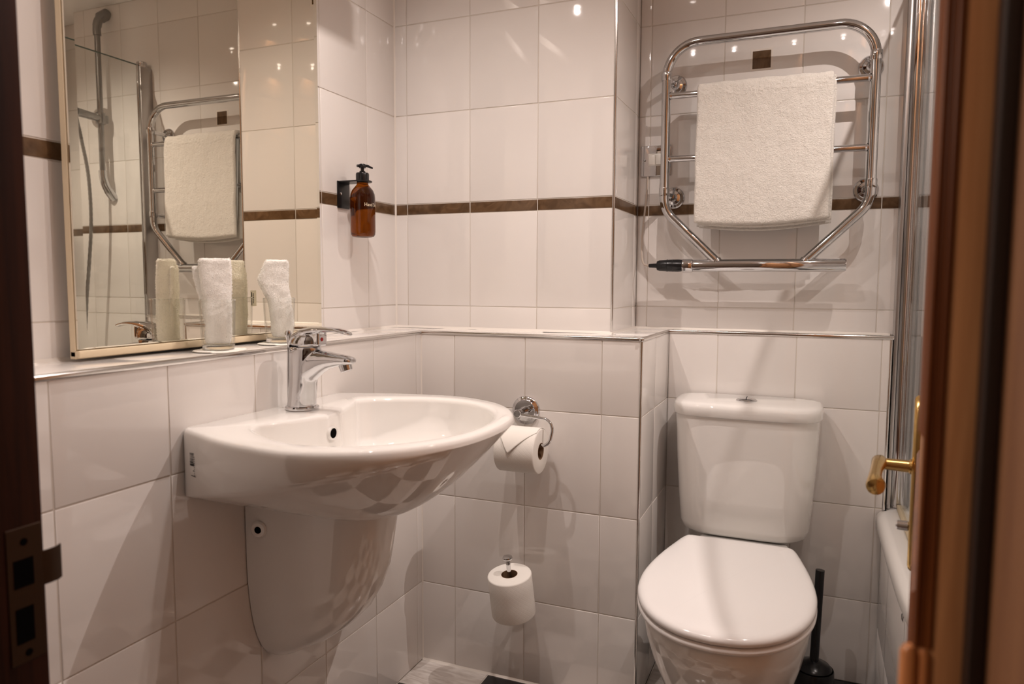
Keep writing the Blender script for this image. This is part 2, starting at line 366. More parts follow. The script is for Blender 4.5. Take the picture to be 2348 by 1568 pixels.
# ------------------------------------------------------------------ lamps
for k, (x, y, w) in enumerate(SPOTS):
    where = ['above the washbasin', 'in the middle of the room', 'between the door and the bath', 'above the bath'][k]
    t = empty('ceiling_downlight', (x, y, CEIL), 'round chrome ceiling downlight '+where, 'ceiling light', 'ceiling downlights')
    bm = BM(); lathe(bm, [(.024, -.001), (.030, -.004), (.036, -.0035), (.040, 0)], (x, y, CEIL), n=40, cap0=False, cap1=False); mk('rim', bm, M_CHROME, t)
    bm = BM(); lathe(bm, [(.0, -.0015), (.0235, -.0015)], (x, y, CEIL), n=32, cap0=False, cap1=False)
    mk('lamp_lens', bm, pbr('lit_lens', (1, 1, 1), .4, emit=(*WARM, 25)), t)
    l = bpy.data.lights.new('downlight_lamp', 'SPOT'); l.energy = w*4; l.color = WARM; l.spot_size = math.radians(BEAM); l.spot_blend = BLEND; l.shadow_soft_size = (.010, .010, .010, .0035)[k]
    lo = bpy.data.objects.new('downlight_lamp', l); COL.objects.link(lo); lo.location = (x, y, CEIL-.03)
l = bpy.data.lights.new('hall_lamp', 'POINT'); l.energy = HALL[3]; l.color = (1, .80, .66); l.shadow_soft_size = .08
lo = bpy.data.objects.new('hall_lamp', l); COL.objects.link(lo); lo.location = HALL[:3]
# ------------------------------------------------------------------ mirror
t = empty('bathroom_mirror', (A, -.585, ZL), 'tall wall mirror in a thin cream frame above the ledge, left of the soap bottle', 'mirror')
MX, my0, my1, mz0, mz1 = -.123, -.889, -.262, .932, 1.845
bm = BM()
box(bm, MX-.0185, MX-.0055, my0-.002, my1, mz0-.016, mz1+.01, .001, 1)
box(bm, MX-.0185, MX+.004, my0-.002, my1, mz0-.014, mz0-.002, .0025, 2)
box(bm, A+.0003, MX-.018, my0+.08, my1-.06, mz0+.10, mz1-.10)
mk('frame', bm, M_CREAM, t)
bm = BM(); bw = .016
R = [[(x, y0, z0), (x, y1, z0), (x, y1, z1), (x, y0, z1)] for x, y0, y1, z0, z1 in
     ((MX-.0045, my0, my1, mz0, mz1), (MX-.0004, my0, my1, mz0, mz1), (MX, my0+bw, my1-bw*.7, mz0+.002, mz1-bw))]
loft(bm, R, True, True); mk('mirror_glass', bm, M_MIRROR, t, smooth=False)
# shelf light above the mirror, its shadow falls on the left wall
t = empty('mirror_light', (A, -.58, 1.80), 'white shelf light fitted above the wall mirror', 'wall light')
bm = BM(); box(bm, A+.0003, -.002, -.90, -.285, 1.868, 1.920, .004, 3); mk('housing', bm, M_WHITEP, t)
bm = BM(); box(bm, A+.02, -.02, -.88, -.310, 1.864, 1.870, .002, 2); mk('diffuser', bm, M_CARD, t)
# ------------------------------------------------------------------ washbasin
YC, ZR = -.585, .798
def half(pts): return [(x, y) for x, y in pts]+[(x, -y) for x, y in reversed(pts) if y > 1e-6]
out_c = [(.05, .236), (.12, .262), (.20, .278), (.27, .282), (.335, .262), (.39, .228), (.437, .174), (.470, .10), (.481, 0)]
def closed_poly(half_pts, back):
    """half_pts: smooth part from the back corner round to the nose; mirrored; back: straight points"""
    h = catmull([(x, y, 0) for x, y in half_pts+[(x, -y) for x, y in half_pts[-2::-1]]], 8)
    return [(p.x, p.y) for p in h]+[(x, y) for x, y in back]
outer = closed_poly([(0.0, .214), (.012, .222)]+out_c, [(0, -.1), (0, 0), (0, .1)])
inner = closed_poly([(.142, .032), (.136, .046), (.110, .120), (.098, .145), (.101, .156), (.118, .176), (.165, .204), (.23, .228), (.30, .224), (.365, .190), (.412, .135), (.440, .07), (.448, 0)], [(.148, -.02), (.149, 0), (.148, .02)])
BC = (.24, 0)
def radial(poly, th):
    d = (math.cos(th), math.sin(th)); best = 0
    n = len(poly)
    for i in range(n):
        (x0, y0), (x1, y1) = poly[i], poly[(i+1) % n]
        x0 -= BC[0]; x1 -= BC[0]; ex, ey = x1-x0, y1-y0; den = d[0]*ey-d[1]*ex
        if abs(den) < 1e-12: continue
        s = (x0*ey-y0*ex)/den; u = (x0*d[1]-y0*d[0])/den
        if s > 0 and -1e-6 <= u <= 1+1e-6: best = max(best, s)
    return best
NB = 240
TH = [2*PI*k/NB for k in range(NB)]; ca = math.atan2(.214, -BC[0])
TH.sort(key=lambda a: a)
ro = [radial(outer, a) for a in TH]; ri = [radial(inner, a) for a in TH]
def ring(rs, z): return [Vector((max(BC[0]+r*math.cos(a), 0.001), YC+r*math.sin(a), zz)) for r, a, zz in zip(rs, TH, z if isinstance(z, list) else [z]*NB)]
rings = []
ZB = .624
for q_ in [1, .97, .93, .88, .82, .75, .66, .56, .45, .34, .23, .12, 0]:
    rs, zs = [], []
    for r, a in zip(ro, TH):
        x = BC[0]+r*math.cos(a); f = max(0, min(1, 1-x/.46)); hv = .012+.105*f**1.15
        s0 = .12; ang = q_*PI/2
        s = 1-(1-s0)*(1-math.cos(ang)) if q_ < 1 else s0
        k = 1-math.cos(ang); shrink = (1-s0)*(k**.62)
        rr = r*(1-shrink)
        if x < .25: # keep the back against the wall
            xx = BC[0]+rr*math.cos(a); 
        rs.append(rr); zs.append(ZR-hv-(ZR-hv-ZB)*math.sin(ang)**1.25)
    pts = []
    for rr, r, a, z in zip(rs, ro, TH, zs):
        x = BC[0]+rr*math.cos(a); y = YC+rr*math.sin(a); x0 = BC[0]+r*math.cos(a)
        w = max(0, min(1, (.06-x0)/.06)); x = lerp(x, x0, w)
        pts.append(Vector((max(x, .001), y, z)))
    rings.append(pts)
rings += [ring([r-.0 for r in ro], ZR-.012), ring([r-.0008 for r in ro], ZR-.007), ring([r-.003 for r in ro], ZR-.0025), ring([r-.007 for r in ro], ZR)]
DK = []
for r, q2 in zip(ro, ri): DK.append(min(r-.010, q2+.012))
rings += [ring(DK, ZR+.0002), ring([min(d-.001, q2+.006) for d, q2 in zip(DK, ri)], ZR-.0008), ring([q2+.0015 for q2 in ri], ZR-.004), ring(ri, ZR-.009)]
for q_ in [.1, .2, .3, .4, .5, .6, .7, .8, .9, .97]:
    rs, zs = [], []
    for r, a in zip(ri, TH):
        x = BC[0]+r*math.cos(a); f = max(0, min(1, (.22-x)/.1)); hv = .01+.05*f
        ang = q_*PI/2; rs.append(lerp(r, .022, 1-math.cos(ang))); zs.append(ZR-.009-hv-(.125-hv)*math.sin(ang))
    rings.append(ring(rs, zs))
t = empty('washbasin', (0, YC, ZB), 'white ceramic wall basin with bowed front below the mirror ledge', 'washbasin')
bm = BM(); loft(bm, rings, True, True); mk('basin_bowl', bm, M_CERAMIC, t, angle=80)
bm = BM(); lathe(bm, [(.0, .004), (.012, .004), (.019, .0025), (.022, 0), (.022, -.01)], (BC[0], YC, ZR-.133), n=32, cap0=False); mk('waste_plug', bm, M_CHROME, t)
bm = BM(); lathe(bm, [(.0095, .004), (.0125, .0055), (.0135, .003), (.0135, -.004)], (.1485, YC-.008, ZR-.036), (1, 0, 0), 32, cap0=False); mk('overflow_ring', bm, M_CERAMIC, t)
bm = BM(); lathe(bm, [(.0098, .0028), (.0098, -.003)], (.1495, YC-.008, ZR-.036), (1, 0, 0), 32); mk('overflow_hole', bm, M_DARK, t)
# barcode label on the near side
lab = BM()
def out_pt(u, z):   # u = x position along the near side
    best = min((abs(BC[0]+r*math.cos(a)-u), i) for i, (r, a) in enumerate(zip(ro, TH)) if math.sin(a) < -.2)
    r, a = ro[best[1]], TH[best[1]]; return Vector((u, YC+r*math.sin(a)-.0012, z))
def labquad(u0, u1, z0, z1):
    n = 2; a = out_pt(u0, 0); b = out_pt(u1, 0)
    p = [Vector((u0, a.y, z0)), Vector((u1, b.y, z0)), Vector((u1, b.y, z1)), Vector((u0, a.y, z1))]
    lab.faces.new([lab.verts.new(v) for v in p])
zt = .762
for k in range(14):
    h = random.choice((.0006, .001, .0016)); labquad(.031, .0315+random.uniform(.009, .012), zt-.0016*k-h, zt-.0016*k)
for k in range(10): labquad(.046, .0472, zt-.004-.0034*k-.0022, zt-.004-.0034*k)
labquad(.033, .049, .7235, .7248); labquad(.0405, .0422, .732, .734)
mk('barcode_label', lab, M_INK, t, smooth=False)['label'] = 'small black barcode print'
# half pedestal
t = empty('basin_pedestal', (0, YC, .30), 'white ceramic half pedestal hanging on the tiles under the washbasin', 'pedestal')
rings = []
for z, w, d in [(.642, .092, .262), (.61, .092, .258), (.56, .0915, .250), (.507, .091, .240), (.46, .088, .222), (.42, .083, .198), (.39, .077, .170), (.36, .068, .132), (.335, .056, .088), (.315, .041, .05), (.304, .026, .026), (.300, .012, .010)]:
    r = []
    for k in range(41):
        a = -PI/2+PI*k/40; c, s = math.cos(a), math.sin(a)
        r.append(Vector((.0015+d*abs(c)**.75, YC+.014+w*math.copysign(abs(s)**.62, s), z)))
    rings.append(r)
bm = BM(); loft(bm, rings, False, True, closed=False); mk('pedestal_cover', bm, M_CERAMIC, t, angle=80)
bm = BM(); lathe(bm, [(.014, .0), (.016, .003), (.013, .006), (.007, .0065)], (.035, YC+.014-.093, .585), (.25, -1, 0), 24, cap0=False, cap1=False)
mk('screw_collar', bm, M_CERAMIC, t)
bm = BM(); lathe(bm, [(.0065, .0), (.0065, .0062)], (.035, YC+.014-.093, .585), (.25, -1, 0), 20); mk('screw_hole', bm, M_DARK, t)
# ------------------------------------------------------------------ tap
TX, TY = .065, YC+.012
t = empty('basin_mixer_tap', (TX, TY, ZR), 'chrome single lever mixer tap on the back of the washbasin', 'tap')
def remeshed(o, vox=.0016, sm=8):
    m = o.modifiers.new('r', 'REMESH'); m.mode = 'VOXEL'; m.voxel_size = vox; m.use_smooth_shade = True
    s = o.modifiers.new('s', 'SMOOTH'); s.factor = .5; s.iterations = sm
bm = BM()
lathe(bm, [(.0292, 0), (.0280, .02), (.0275, .05), (.0285, .08), (.0305, .105), (.0310, .117), (.029, .1185)], (0, 0, 0), n=40)
for v in bm.verts: v.co = Vector((TX-.001+v.co.x+v.co.z*.105, TY+v.co.y*.88, ZR+.004+v.co.z))
sp = BM(); rings = []
for x, z, hw, hh in [(.056, .872, .021, .030), (.070, .880, .0225, .036), (.088, .883, .0225, .0335), (.102, .8885, .0215, .0275), (.115, .8925, .0205, .0215), (.130, .8955, .0198, .0165), (.146, .8965, .0192, .013), (.160, .8970, .0185, .0105), (.173, .8970, .0170, .0085), (.181, .8965, .0145, .0065), (.1845, .896, .009, .003)]:
    rings.append([Vector((x, TY+hw*math.copysign(abs(math.cos(a))**.8, math.cos(a)), z+hh*math.copysign(abs(math.sin(a))**.8, math.sin(a)))) for a in (2*PI*k/32 for k in range(32))])
loft(sp, rings); merge(bm, sp)
o = mk('tap_body', bm, M_CHROME, t); remeshed(o, .0017, 10)
bm = BM(); lathe(bm, [(.0305, 0), (.0320, .002), (.0320, .005), (.0300, .0075), (.027, .008)], (TX, TY, ZR), n=48); mk('base_ring', bm, M_CHROME, t)
bm = BM(); lathe(bm, [(.0095, -.013), (.0115, -.012), (.0125, 0), (.0125, .008)], (.166, TY, .889), (-.35, 0, 1), 32); mk('aerator', bm, M_CHROME, t)
# lever: domed cap, front block and arched grip
bm = BM()
lathe(bm, [(.0262, 0), (.0268, .004), (.026, .012), (.023, .021), (.017, .028), (.009, .032), (.001, .033)], (0, 0, 0), n=40)
for v in bm.verts: v.co = Vector((TX+.0135+v.co.x*1.20+v.co.z*.10, TY+v.co.y*1.04, ZR+.1250+v.co.z*.80))
bx_ = BM(); box(bx_, TX+.020, TX+.0515, TY-.0145, TY+.0145, ZR+.1235, ZR+.150, .004, 3); merge(bm, bx_)
gr = BM(); rings = []
for x, z, hw, hh in [(.0475, .918, .017, .005), (.051, .929, .0205, .008), (.060, .9385, .023, .0095), (.076, .9460, .0235, .0095), (.094, .9500, .0215, .0080), (.113, .9525, .0190, .0062), (.132, .9535, .0175, .0048), (.150, .9525, .0170, .0040), (.164, .9500, .0155, .0036), (.174, .9475, .012, .0032), (.180, .9455, .006, .002)]:
    rings.append([Vector((x, TY+hw*math.cos(a), z+hh*math.sin(a))) for a in (2*PI*k/28 for k in range(28))])
loft(gr, rings); merge(bm, gr)
o = mk('lever', bm, M_CHROME, t); remeshed(o, .0013, 5)
bm = BM(); lathe(bm, [(.0, .0008), (.0035, .0006), (.0038, 0)], (TX+.0517, TY-.003, ZR+.137), (1, 0, 0), 20, cap0=False); hm = mk('hot_mark', bm, M_RED, o); hm['label'] = 'red hot water dot'
bm = BM(); tube(bm, [(TX-.034, TY+.003, ZR+.0), (TX-.034, TY+.003, ZR+.06), (TX-.032, TY+.003, ZR+.128)], .0026, 12)
pr = mk('pop_up_rod', bm, M_CHROME, t)
bm = BM(); lathe(bm, [(.0028, 0), (.0036, .008), (.0062, .016), (.0068, .021), (.0045, .0255), (.001, .027)], (TX-.032, TY+.003, ZR+.125), n=20); mk('rod_knob', bm, M_CHROME, pr)
# ------------------------------------------------------------------ tumblers with rolled flannels
def superring(c, ax, rx, ry, p, n=48, z=0):
    ux = Vector((math.cos(ax), math.sin(ax), 0)); uy = Vector((-math.sin(ax), math.cos(ax), 0)); out = []
    for k in range(n):
        a = 2*PI*k/n; co, si = math.cos(a), math.sin(a)
        out.append(Vector((c[0], c[1], z))+ux*rx*math.copysign(abs(co)**p, co)+uy*ry*math.copysign(abs(si)**p, si))
    return out
def dense(tab, n):
    out = []; m = len(tab)-1
    P = [tab[0]]+list(tab)+[tab[-1]]
    for i in range(n+1):
        f = i/n*m; k = min(int(f), m-1); u = f-k
        p0, p1, p2, p3 = P[k], P[k+1], P[k+2], P[k+3]
        out.append([.5*(2*b+(c-a)*u+(2*a-5*b+4*c-d)*u*u+(3*b-a-3*c+d)*u**3) for a, b, c, d in zip(p0, p1, p2, p3)])
    return out
def fuzz(bm, amp, sc, seed=0, amp2=.0006):
    bm.normal_update()
    for v in bm.verts:
        n = noise.noise(v.co*sc+Vector((seed, 0, 0))); m = noise.noise(v.co*sc*9)
        v.co += v.normal*(n*amp+m*amp2)
def fibres(bm, n, L, w, seed=1):
    rnd = random.Random(seed); bm.normal_update(); fs = [f for f in bm.faces if f.calc_area() > 1e-9]
    ar = [f.calc_area() for f in fs]; ch = rnd.choices(fs, weights=ar, k=n); new = []
    for f in ch:
        a, b, c = [v.co for v in f.verts][:3]; u, v = rnd.random(), rnd.random()
        if u+v > 1 and len(f.verts) == 3: u, v = 1-u, 1-v
        if len(f.verts) == 4: d = f.verts[3].co; p = (a*(1-u)+b*u)*(1-v)+(d*(1-u)+c*u)*v
        else: p = a+(b-a)*u+(c-a)*v
        j = Vector((rnd.gauss(0, 1), rnd.gauss(0, 1), rnd.gauss(0, 1)-.4))
        d_ = (f.normal+j*.55).normalized(); s = d_.cross(j).normalized()*w*.5; l = L*rnd.uniform(.5, 1.2)
        new.append((p-s-f.normal*.0003, p+s-f.normal*.0003, p+d_*l))
    for t_ in new: bm.faces.new([bm.verts.new(q_) for q_ in t_])
def tumbler(x, y, lab, tw, twlab, coaster_lab, flap):
    z0 = ZL+.0032
    bm = BM(); lathe(bm, [(0.001, 0), (.046, 0), (.0475, .0008), (.0475, .0018), (.046, .0026), (.001, .0026)], (x+.003, y, ZL+.0002), n=60)
    for v in bm.verts: v.co.z += .0012*max(0, (Vector((v.co.x-x, v.co.y-y)).length-.035)/.012)*(1 if math.sin(3*math.atan2(v.co.y-y, v.co.x-x)) > 0 else 0)
    tag(mk('paper_coaster', bm, M_CARD), coaster_lab, 'coaster', 'paper coasters under the tumblers')
    bm = BM(); ro_, h = .0325, .094
    lathe(bm, [(.001, .0), (.0265, 0), (.0285, .0012), (.0290, .004), (ro_, h-.0008), (ro_-.0007, h), (ro_-.0015, h-.0008), (.0272, .013), (.0255, .0112), (.001, .0105)], (x, y, z0), n=64)
    gt = tag(mk('glass_tumbler', bm, M_GLASS, angle=50), lab, 'glass', 'tumblers on the ledge')
    bm = BM(); lathe(bm, [(.001, .0006), (.0255, .0006), (.0275, .0018), (.0282, .004), (.0278, .0090), (.0255, .0102), (.001, .0102)], (x, y, z0), n=64); mk('thick_base', bm, M_GLASSR, gt, angle=50)
    bm = BM(); lathe(bm, [(ro_+.0001, h-.0012), (ro_-.0002, h+.0002), (ro_-.0014, h+.0002), (ro_-.0017, h-.0012)], (x, y, z0), n=64, cap0=False, cap1=False); mk('polished_rim', bm, M_GLASSR, gt, angle=50)
    ax = PI/4
    bm = BM(); loft(bm, [superring((x+cx, y+cy), ax+rot, rx, ry, p, 56, z0+z) for z, rx, ry, cx, cy, rot, p in dense(tw, 60)]); 
    fuzz(bm, .0016, 60, x*50, .0009)
    for fl in flap:
        f2 = BM(); loft(f2, [superring((x+cx, y+cy), ax+rot, rx, ry, p, 40, z0+z) for z, rx, ry, cx, cy, rot, p in dense(fl, 44)]); fuzz(f2, .0014, 70, 3, .0009); merge(bm, f2)
    fibres(bm, 8000, .0022, .0010)
    return tag(mk('face_cloth', bm, M_TERRY, angle=80), twlab, 'face cloth', 'face cloths in the tumblers')
d = (.7071, .7071)   # picture-right direction on the ledge
def off(a, b=0): return (a*d[0]-b*d[1], a*d[1]+b*d[0])
def T(z, rx, ry, o1, o2, rot, p): return (z, rx, ry, *off(o1, o2), rot, p)
tumbler(-.060, -.655, 'clear glass tumbler nearest the camera on the mirror ledge, holding an upright face cloth',
        [T(.013, .019, .018, 0, 0, 0, .8), T(.018, .0225, .020, 0, 0, 0, .75), T(.05, .0235, .0195, .001, -.001, 0, .7), T(.09, .0245, .018, 0, -.001, 0, .6), T(.12, .0265, .017, -.001, -.001, .05, .55), T(.15, .0285, .016, -.002, 0, .05, .5), T(.165, .0285, .0155, -.0025, 0, .05, .5), T(.1705, .026, .012, -.0025, 0, .05, .5)],
        'white rolled face cloth in the glass tumbler nearest the camera', 'white paper coaster under the tumbler nearest the camera',
        [[T(.03, .008, .007, -.012, .008, 0, .8), T(.08, .012, .007, -.016, .010, 0, .8), T(.12, .013, .006, -.024, .012, .1, .8), T(.15, .012, .005, -.030, .013, .1, .8), T(.156, .005, .003, -.034, .013, .1, .8)],
         [T(.03, .008, .006, .008, .012, 0, .8), T(.09, .012, .007, .012, .014, 0, .8), T(.15, .013, .006, .010, .014, 0, .8), T(.16, .008, .004, .008, .014, 0, .8)]])
tumbler(-.066, -.478, 'clear glass tumbler behind the tap, holding a leaning face cloth',
        [T(.013, .016, .016, .004, 0, 0, .8), T(.018, .0205, .019, .005, 0, 0, .75), T(.05, .023, .019, .005, 0, 0, .7), T(.085, .0235, .018, .001, 0, 0, .65), T(.112, .0275, .017, -.007, 0, 0, .6), T(.130, .0305, .016, -.011, 0, 0, .6), T(.150, .027, .016, -.0075, 0, 0, .55), T(.168, .0235, .016, -.004, 0, 0, .5), T(.173, .021, .012, -.004, 0, 0, .5)],
        'white bulging face cloth in the tumbler behind the tap', 'white paper coaster under the tumbler behind the tap',
        [[T(.03, .008, .006, .002, .014, 0, .8), T(.10, .014, .006, -.002, .015, 0, .8), T(.14, .016, .005, -.006, .015, 0, .8), T(.158, .008, .003, -.008, .014, 0, .8)]])
bm = BM(); box(bm, -.0905, -.0898, -.463, -.446, ZL+.078, ZL+.112, .0001, 1)
fc = [o for o in bpy.data.objects if o.name == 'face_cloth.001'][0]
ct = mk('care_label', bm, M_CARD, fc, smooth=False)
bm = BM(); box(bm, -.0909, -.0904, -.4615, -.4595, ZL+.080, ZL+.108)
for k in range(6): box(bm, -.0909, -.0904, -.4565, -.4545+.0005*(k % 2), ZL+.084+.0038*k, ZL+.0862+.0038*k)
mk('label_print', bm, M_INK, ct, smooth=False)
# ------------------------------------------------------------------ soap bottle on its bracket
SX, SY = -.104, -.112
t = empty('soap_bracket', (A, SY-.01, 1.27), 'black metal wall bracket gripping the neck of the soap bottle', 'bracket')
bm = BM(); box(bm, A+.0003, A+.004, SY-.028, SY+.022, 1.232, 1.300, .001, 2); mk('back_plate', bm, M_BLACKM, t)
bm = BM(); rr = [Vector((A+.002, SY-.026, 0)), Vector((A+.002, SY+.020, 0))]
pl = [(A+.002, SY-.026), (A+.002, SY+.024)]+[(SX+.024*math.cos(a), SY+.024*math.sin(a)) for a in (PI/2-PI*k/20 for k in range(21))]
loft(bm, [[Vector((x, y, z)) for x, y in pl] for z in (1.2965, 1.2995)]); mk('neck_shelf', bm, M_BLACKM, t)
bm = BM(); lathe(bm, [(.0035, 0), (.0035, .001), (.0015, .0014)], (A+.004, SY-.017, 1.268), (1, 0, 0), 16); mk('screw_head', bm, M_CHROME, t)
t = empty('soap_bottle', (SX, SY, 1.158), 'amber hand soap pump bottle hanging on the left wall', 'soap bottle')
ZS = 1.158
bm = BM(); R0 = .0315
lathe(bm, [(.001, .003), (.020, .0025), (.024, 0), (.027, .0008), (.0305, .006), (R0, .014), (R0, .098), (.0305, .108), (.0265, .118), (.020, .126), (.0155, .131), (.0138, .136), (.0138, .141)], (SX, SY, ZS), n=64); mk('bottle_glass', bm, M_AMBER, t, angle=60)
bm = BM(); lathe(bm, [(.0145, .1365), (.0145, .1415), (.0165, .1425), (.0168, .158), (.0155, .1615), (.0075, .162), (.0075, .166), (.0045, .1665), (.0045, .177)], (SX, SY, ZS), n=40); mk('pump_collar', bm, M_BLACK, t)
bm = BM(); lathe(bm, [(.0085, .174), (.0088, .181), (.0075, .184), (.001, .1845)], (SX, SY, ZS), n=32)
dx, dy = .62, .78
tube(bm, [(SX-.014*dx, SY-.014*dy, ZS+.1785), (SX, SY, ZS+.1805), (SX+.014*dx, SY+.014*dy, ZS+.180), (SX+.027*dx, SY+.027*dy, ZS+.1755)], [.0048, .0056, .0048, .003], 14, flat=[.7]*4); mk('pump_head', bm, M_BLACK, t)
def serif_text(txt, size):
    cu = bpy.data.curves.new('txt', 'FONT'); cu.body = txt; cu.size = size; cu.resolution_u = 3
    ob = bpy.data.objects.new('txt', cu); COL.objects.link(ob); dg = bpy.context.evaluated_depsgraph_get()
    me = bpy.data.meshes.new_from_object(ob.evaluated_get(dg)); bpy.data.objects.remove(ob); return me
me = serif_text('Hand Soap', .0125); bm = BM(); bm.from_mesh(me); bpy.data.meshes.remove(me)
bmesh.ops.subdivide_edges(bm, edges=[e for e in bm.edges if e.calc_length() > .0015], cuts=2)
a0 = math.atan2(-1, .62)+.16
for v in bm.verts:
    a = a0+v.co.x*.86/(R0+.0005); z = ZS+.076+v.co.y; v.co = Vector((SX+(R0+.0005)*math.cos(a), SY+(R0+.0005)*math.sin(a), z))
o = mk('lettering', bm, M_LETTER, t, smooth=False); o['label'] = 'cream printed words Hand Soap'
# ------------------------------------------------------------------ toilet paper
def roll(name, c, ax, r, L, ri=.0205):
    c, ax = Vector(c), Vector(ax).normalized(); x, y = frame_at(ax); bm = BM(); uvl = bm.loops.layers.uv.new('UVMap'); n = 72
    prof = [(ri, 0), (r-.003, -.0005), (r-.0008, .001), (r, .003), (r, L*.35), (r, L*.65), (r, L-.003), (r-.0008, L-.001), (r-.003, L+.0005), (ri, L)]
    vs = [[bm.verts.new(c+ax*h+(x*math.cos(t)+y*math.sin(t))*rr) for t in (2*PI*k/n for k in range(n))] for rr, h in prof]
    for a in range(len(vs)-1):
        for i in range(n):
            f = bm.faces.new((vs[a][i], vs[a][(i+1) % n], vs[a+1][(i+1) % n], vs[a+1][i]))
            rad = prof[a][0] > r-.0015 and prof[a+1][0] > r-.0015
            for lp, (ii, hh) in zip(f.loops, ((i, a), (i+1, a), (i+1, a+1), (i, a+1))):
                lp[uvl].uv = (2*PI*ii/n*r, prof[hh][1]) if rad else (.5, .5)
    o = mk(name, bm, M_PAPER, angle=50)
    b2 = BM(); lathe(b2, [(ri, -.0002), (ri, L+.0002), (ri-.0012, L+.0002), (ri-.0012, -.0002), (ri, -.0002)], c, ax, 48, cap0=False, cap1=False); mk('cardboard_core', b2, M_CARDBOARD, o)
    return o
RX0, RX1, RY, RZ, RR = .270, .372, -.074, .637, .0555
o = roll('toilet_roll', (RX0, RY, RZ), (1, 0, 0), RR, RX1-RX0)
tag(o, 'quilted toilet roll with folded end hanging on the upper chrome holder', 'toilet roll')
bm = BM(); uvl = bm.loops.layers.uv.new('UVMap'); NX, NA = 40, 26; G = []
for i in range(NX+1):
    s = i/NX; x = RX0+.001+(RX1-RX0-.002)*s; tip = 1-abs(s-.38)/(.38 if s < .38 else .62); amax = math.radians(28+62*tip)
    col = []
    for j in range(NA+1):
        u = j/NA; a = math.radians(-35)+(amax+math.radians(35))*u   # 0 = straight up, + towards the room
        lift = .0008+.004*(u**3)*max(.15, tip)
        col.append(bm.verts.new((x, RY-(RR+lift)*math.sin(a), RZ+(RR+lift)*math.cos(a))))
    G.append(col)
for i in range(NX):
    for j in range(NA):
        f = bm.faces.new((G[i][j], G[i+1][j], G[i+1][j+1], G[i][j+1]))
        for lp in f.loops: lp[uvl].uv = (.5, .5)
so = mk('loose_sheet', bm, M_PAPER, o); md = so.modifiers.new('s', 'SOLIDIFY'); md.thickness = .0007
t = empty('toilet_roll_holder', (.304, 0, .721), 'chrome curved arm toilet roll holder on a round wall plate', 'toilet roll holder')
bm = BM(); lathe(bm, [(.036, 0), (.036, .004), (.034, .0065), (.029, .008), (.027, .0105), (.012, .0115)], (.304, -.0005, .721), (0, -1, 0), 56); mk('wall_plate', bm, M_CHROME, t)
bm = BM(); lathe(bm, [(.0115, .01), (.0100, .03), (.0095, .050), (.0105, .052), (.0105, .060), (.0085, .0625), (.001, .063)], (.304, 0, .721), (0, -1, 0), 36); mk('post', bm, M_CHROME, t)
bm = BM(); tube(bm, arc_pts([(.304, -.055, .719), (.404, -.064, .713), (.392, -.074, .651), (.275, -.074, .651)], [0, .040, .022, 0], 12), .0040, 18); mk('arm', bm, M_CHROME, t)
tilt = Vector((-.055, -.16, 1)).normalized(); b0 = Vector((.303, -.072, .218))
o = roll('toilet_roll', b0, tilt, .055, .108)
tag(o, 'spare quilted toilet roll standing low on the peg below the upper roll', 'toilet roll')
t = empty('spare_roll_peg', (.300, 0, .20), 'chrome peg with mushroom knob carrying the low spare roll', 'toilet roll holder')
bm = BM(); tube(bm, arc_pts([(.302, -.001, .205), b0+tilt*-.013, b0+tilt*.150], [0, .015, 0], 8), .0055, 18); mk('post', bm, M_CHROME, t)
bm = BM(); lathe(bm, [(.0055, 0), (.0055, .006), (.0115, .009), (.0125, .012), (.0115, .015), (.006, .0165), (.001, .017)], b0+tilt*.140, tilt, 32); mk('knob', bm, M_CHROME, t)
bm = BM(); lathe(bm, [(.026, 0), (.026, .003), (.022, .006), (.006, .007)], (.302, -.0005, .205), (0, -1, 0), 40); mk('wall_plate', bm, M_CHROME, t)
# ------------------------------------------------------------------ toilet
TXC = .826
t = empty('toilet', (TXC, 0, 0), 'white close coupled toilet with closed lid in the recess', 'toilet')
lid_half = [(.0, .050), (.060, .038), (.108, .036), (.124, .024), (.141, -.035), (.156, -.10), (.1665, -.165), (.170, -.225), (.163, -.290), (.142, -.350), (.106, -.400), (.056, -.432), (0, -.442)]
def lid_outline(k=8):
    h = catmull([(x, y, 0) for x, y in lid_half[2:-1]], k) ; h = [Vector((.0, .038, 0)), Vector((.05, .038, 0))]+h
    e = catmull([(.106, -.400, 0), (.056, -.432, 0), (0, -.442, 0), (-.056, -.432, 0), (-.106, -.400, 0)], k)
    full = h[:-1]+[v for v in catmull([(.142, -.350, 0), (.106, -.400, 0), (.056, -.432, 0), (0, -.442, 0)], k)][k:]
    pts = [(p.x, p.y) for p in full]; pts += [(-x, y) for x, y in pts[-2:0:-1]]
    return pts
LO = lid_outline()
def off_ring(pts, ins, z, cy=-.19, tz=None):
    out = []
    n = len(pts)
    for i, (x, y) in enumerate(pts):
        x0, y0 = pts[i-1]; x1, y1 = pts[(i+1) % n]; tx, ty = x1-x0, y1-y0; l = math.hypot(tx, ty) or 1
        nx, ny = ty/l, -tx/l
        if nx*x+ny*(y-cy) > 0: nx, ny = -nx, -ny
        out.append(Vector((TXC+x+nx*ins, y+ny*ins, (tz(y) if tz else 0)+z)))
    return out
slope = lambda y: .398+(y+.44)/.49*.014
bm = BM(); loft(bm, [off_ring(LO, i, z, tz=slope) for i, z in ((.006, .004), (.002, .004), (-.001, .007), (-.001, .011), (.003, .0155), (.008, .0165))]); mk('seat', bm, M_SEAT, t, angle=60)
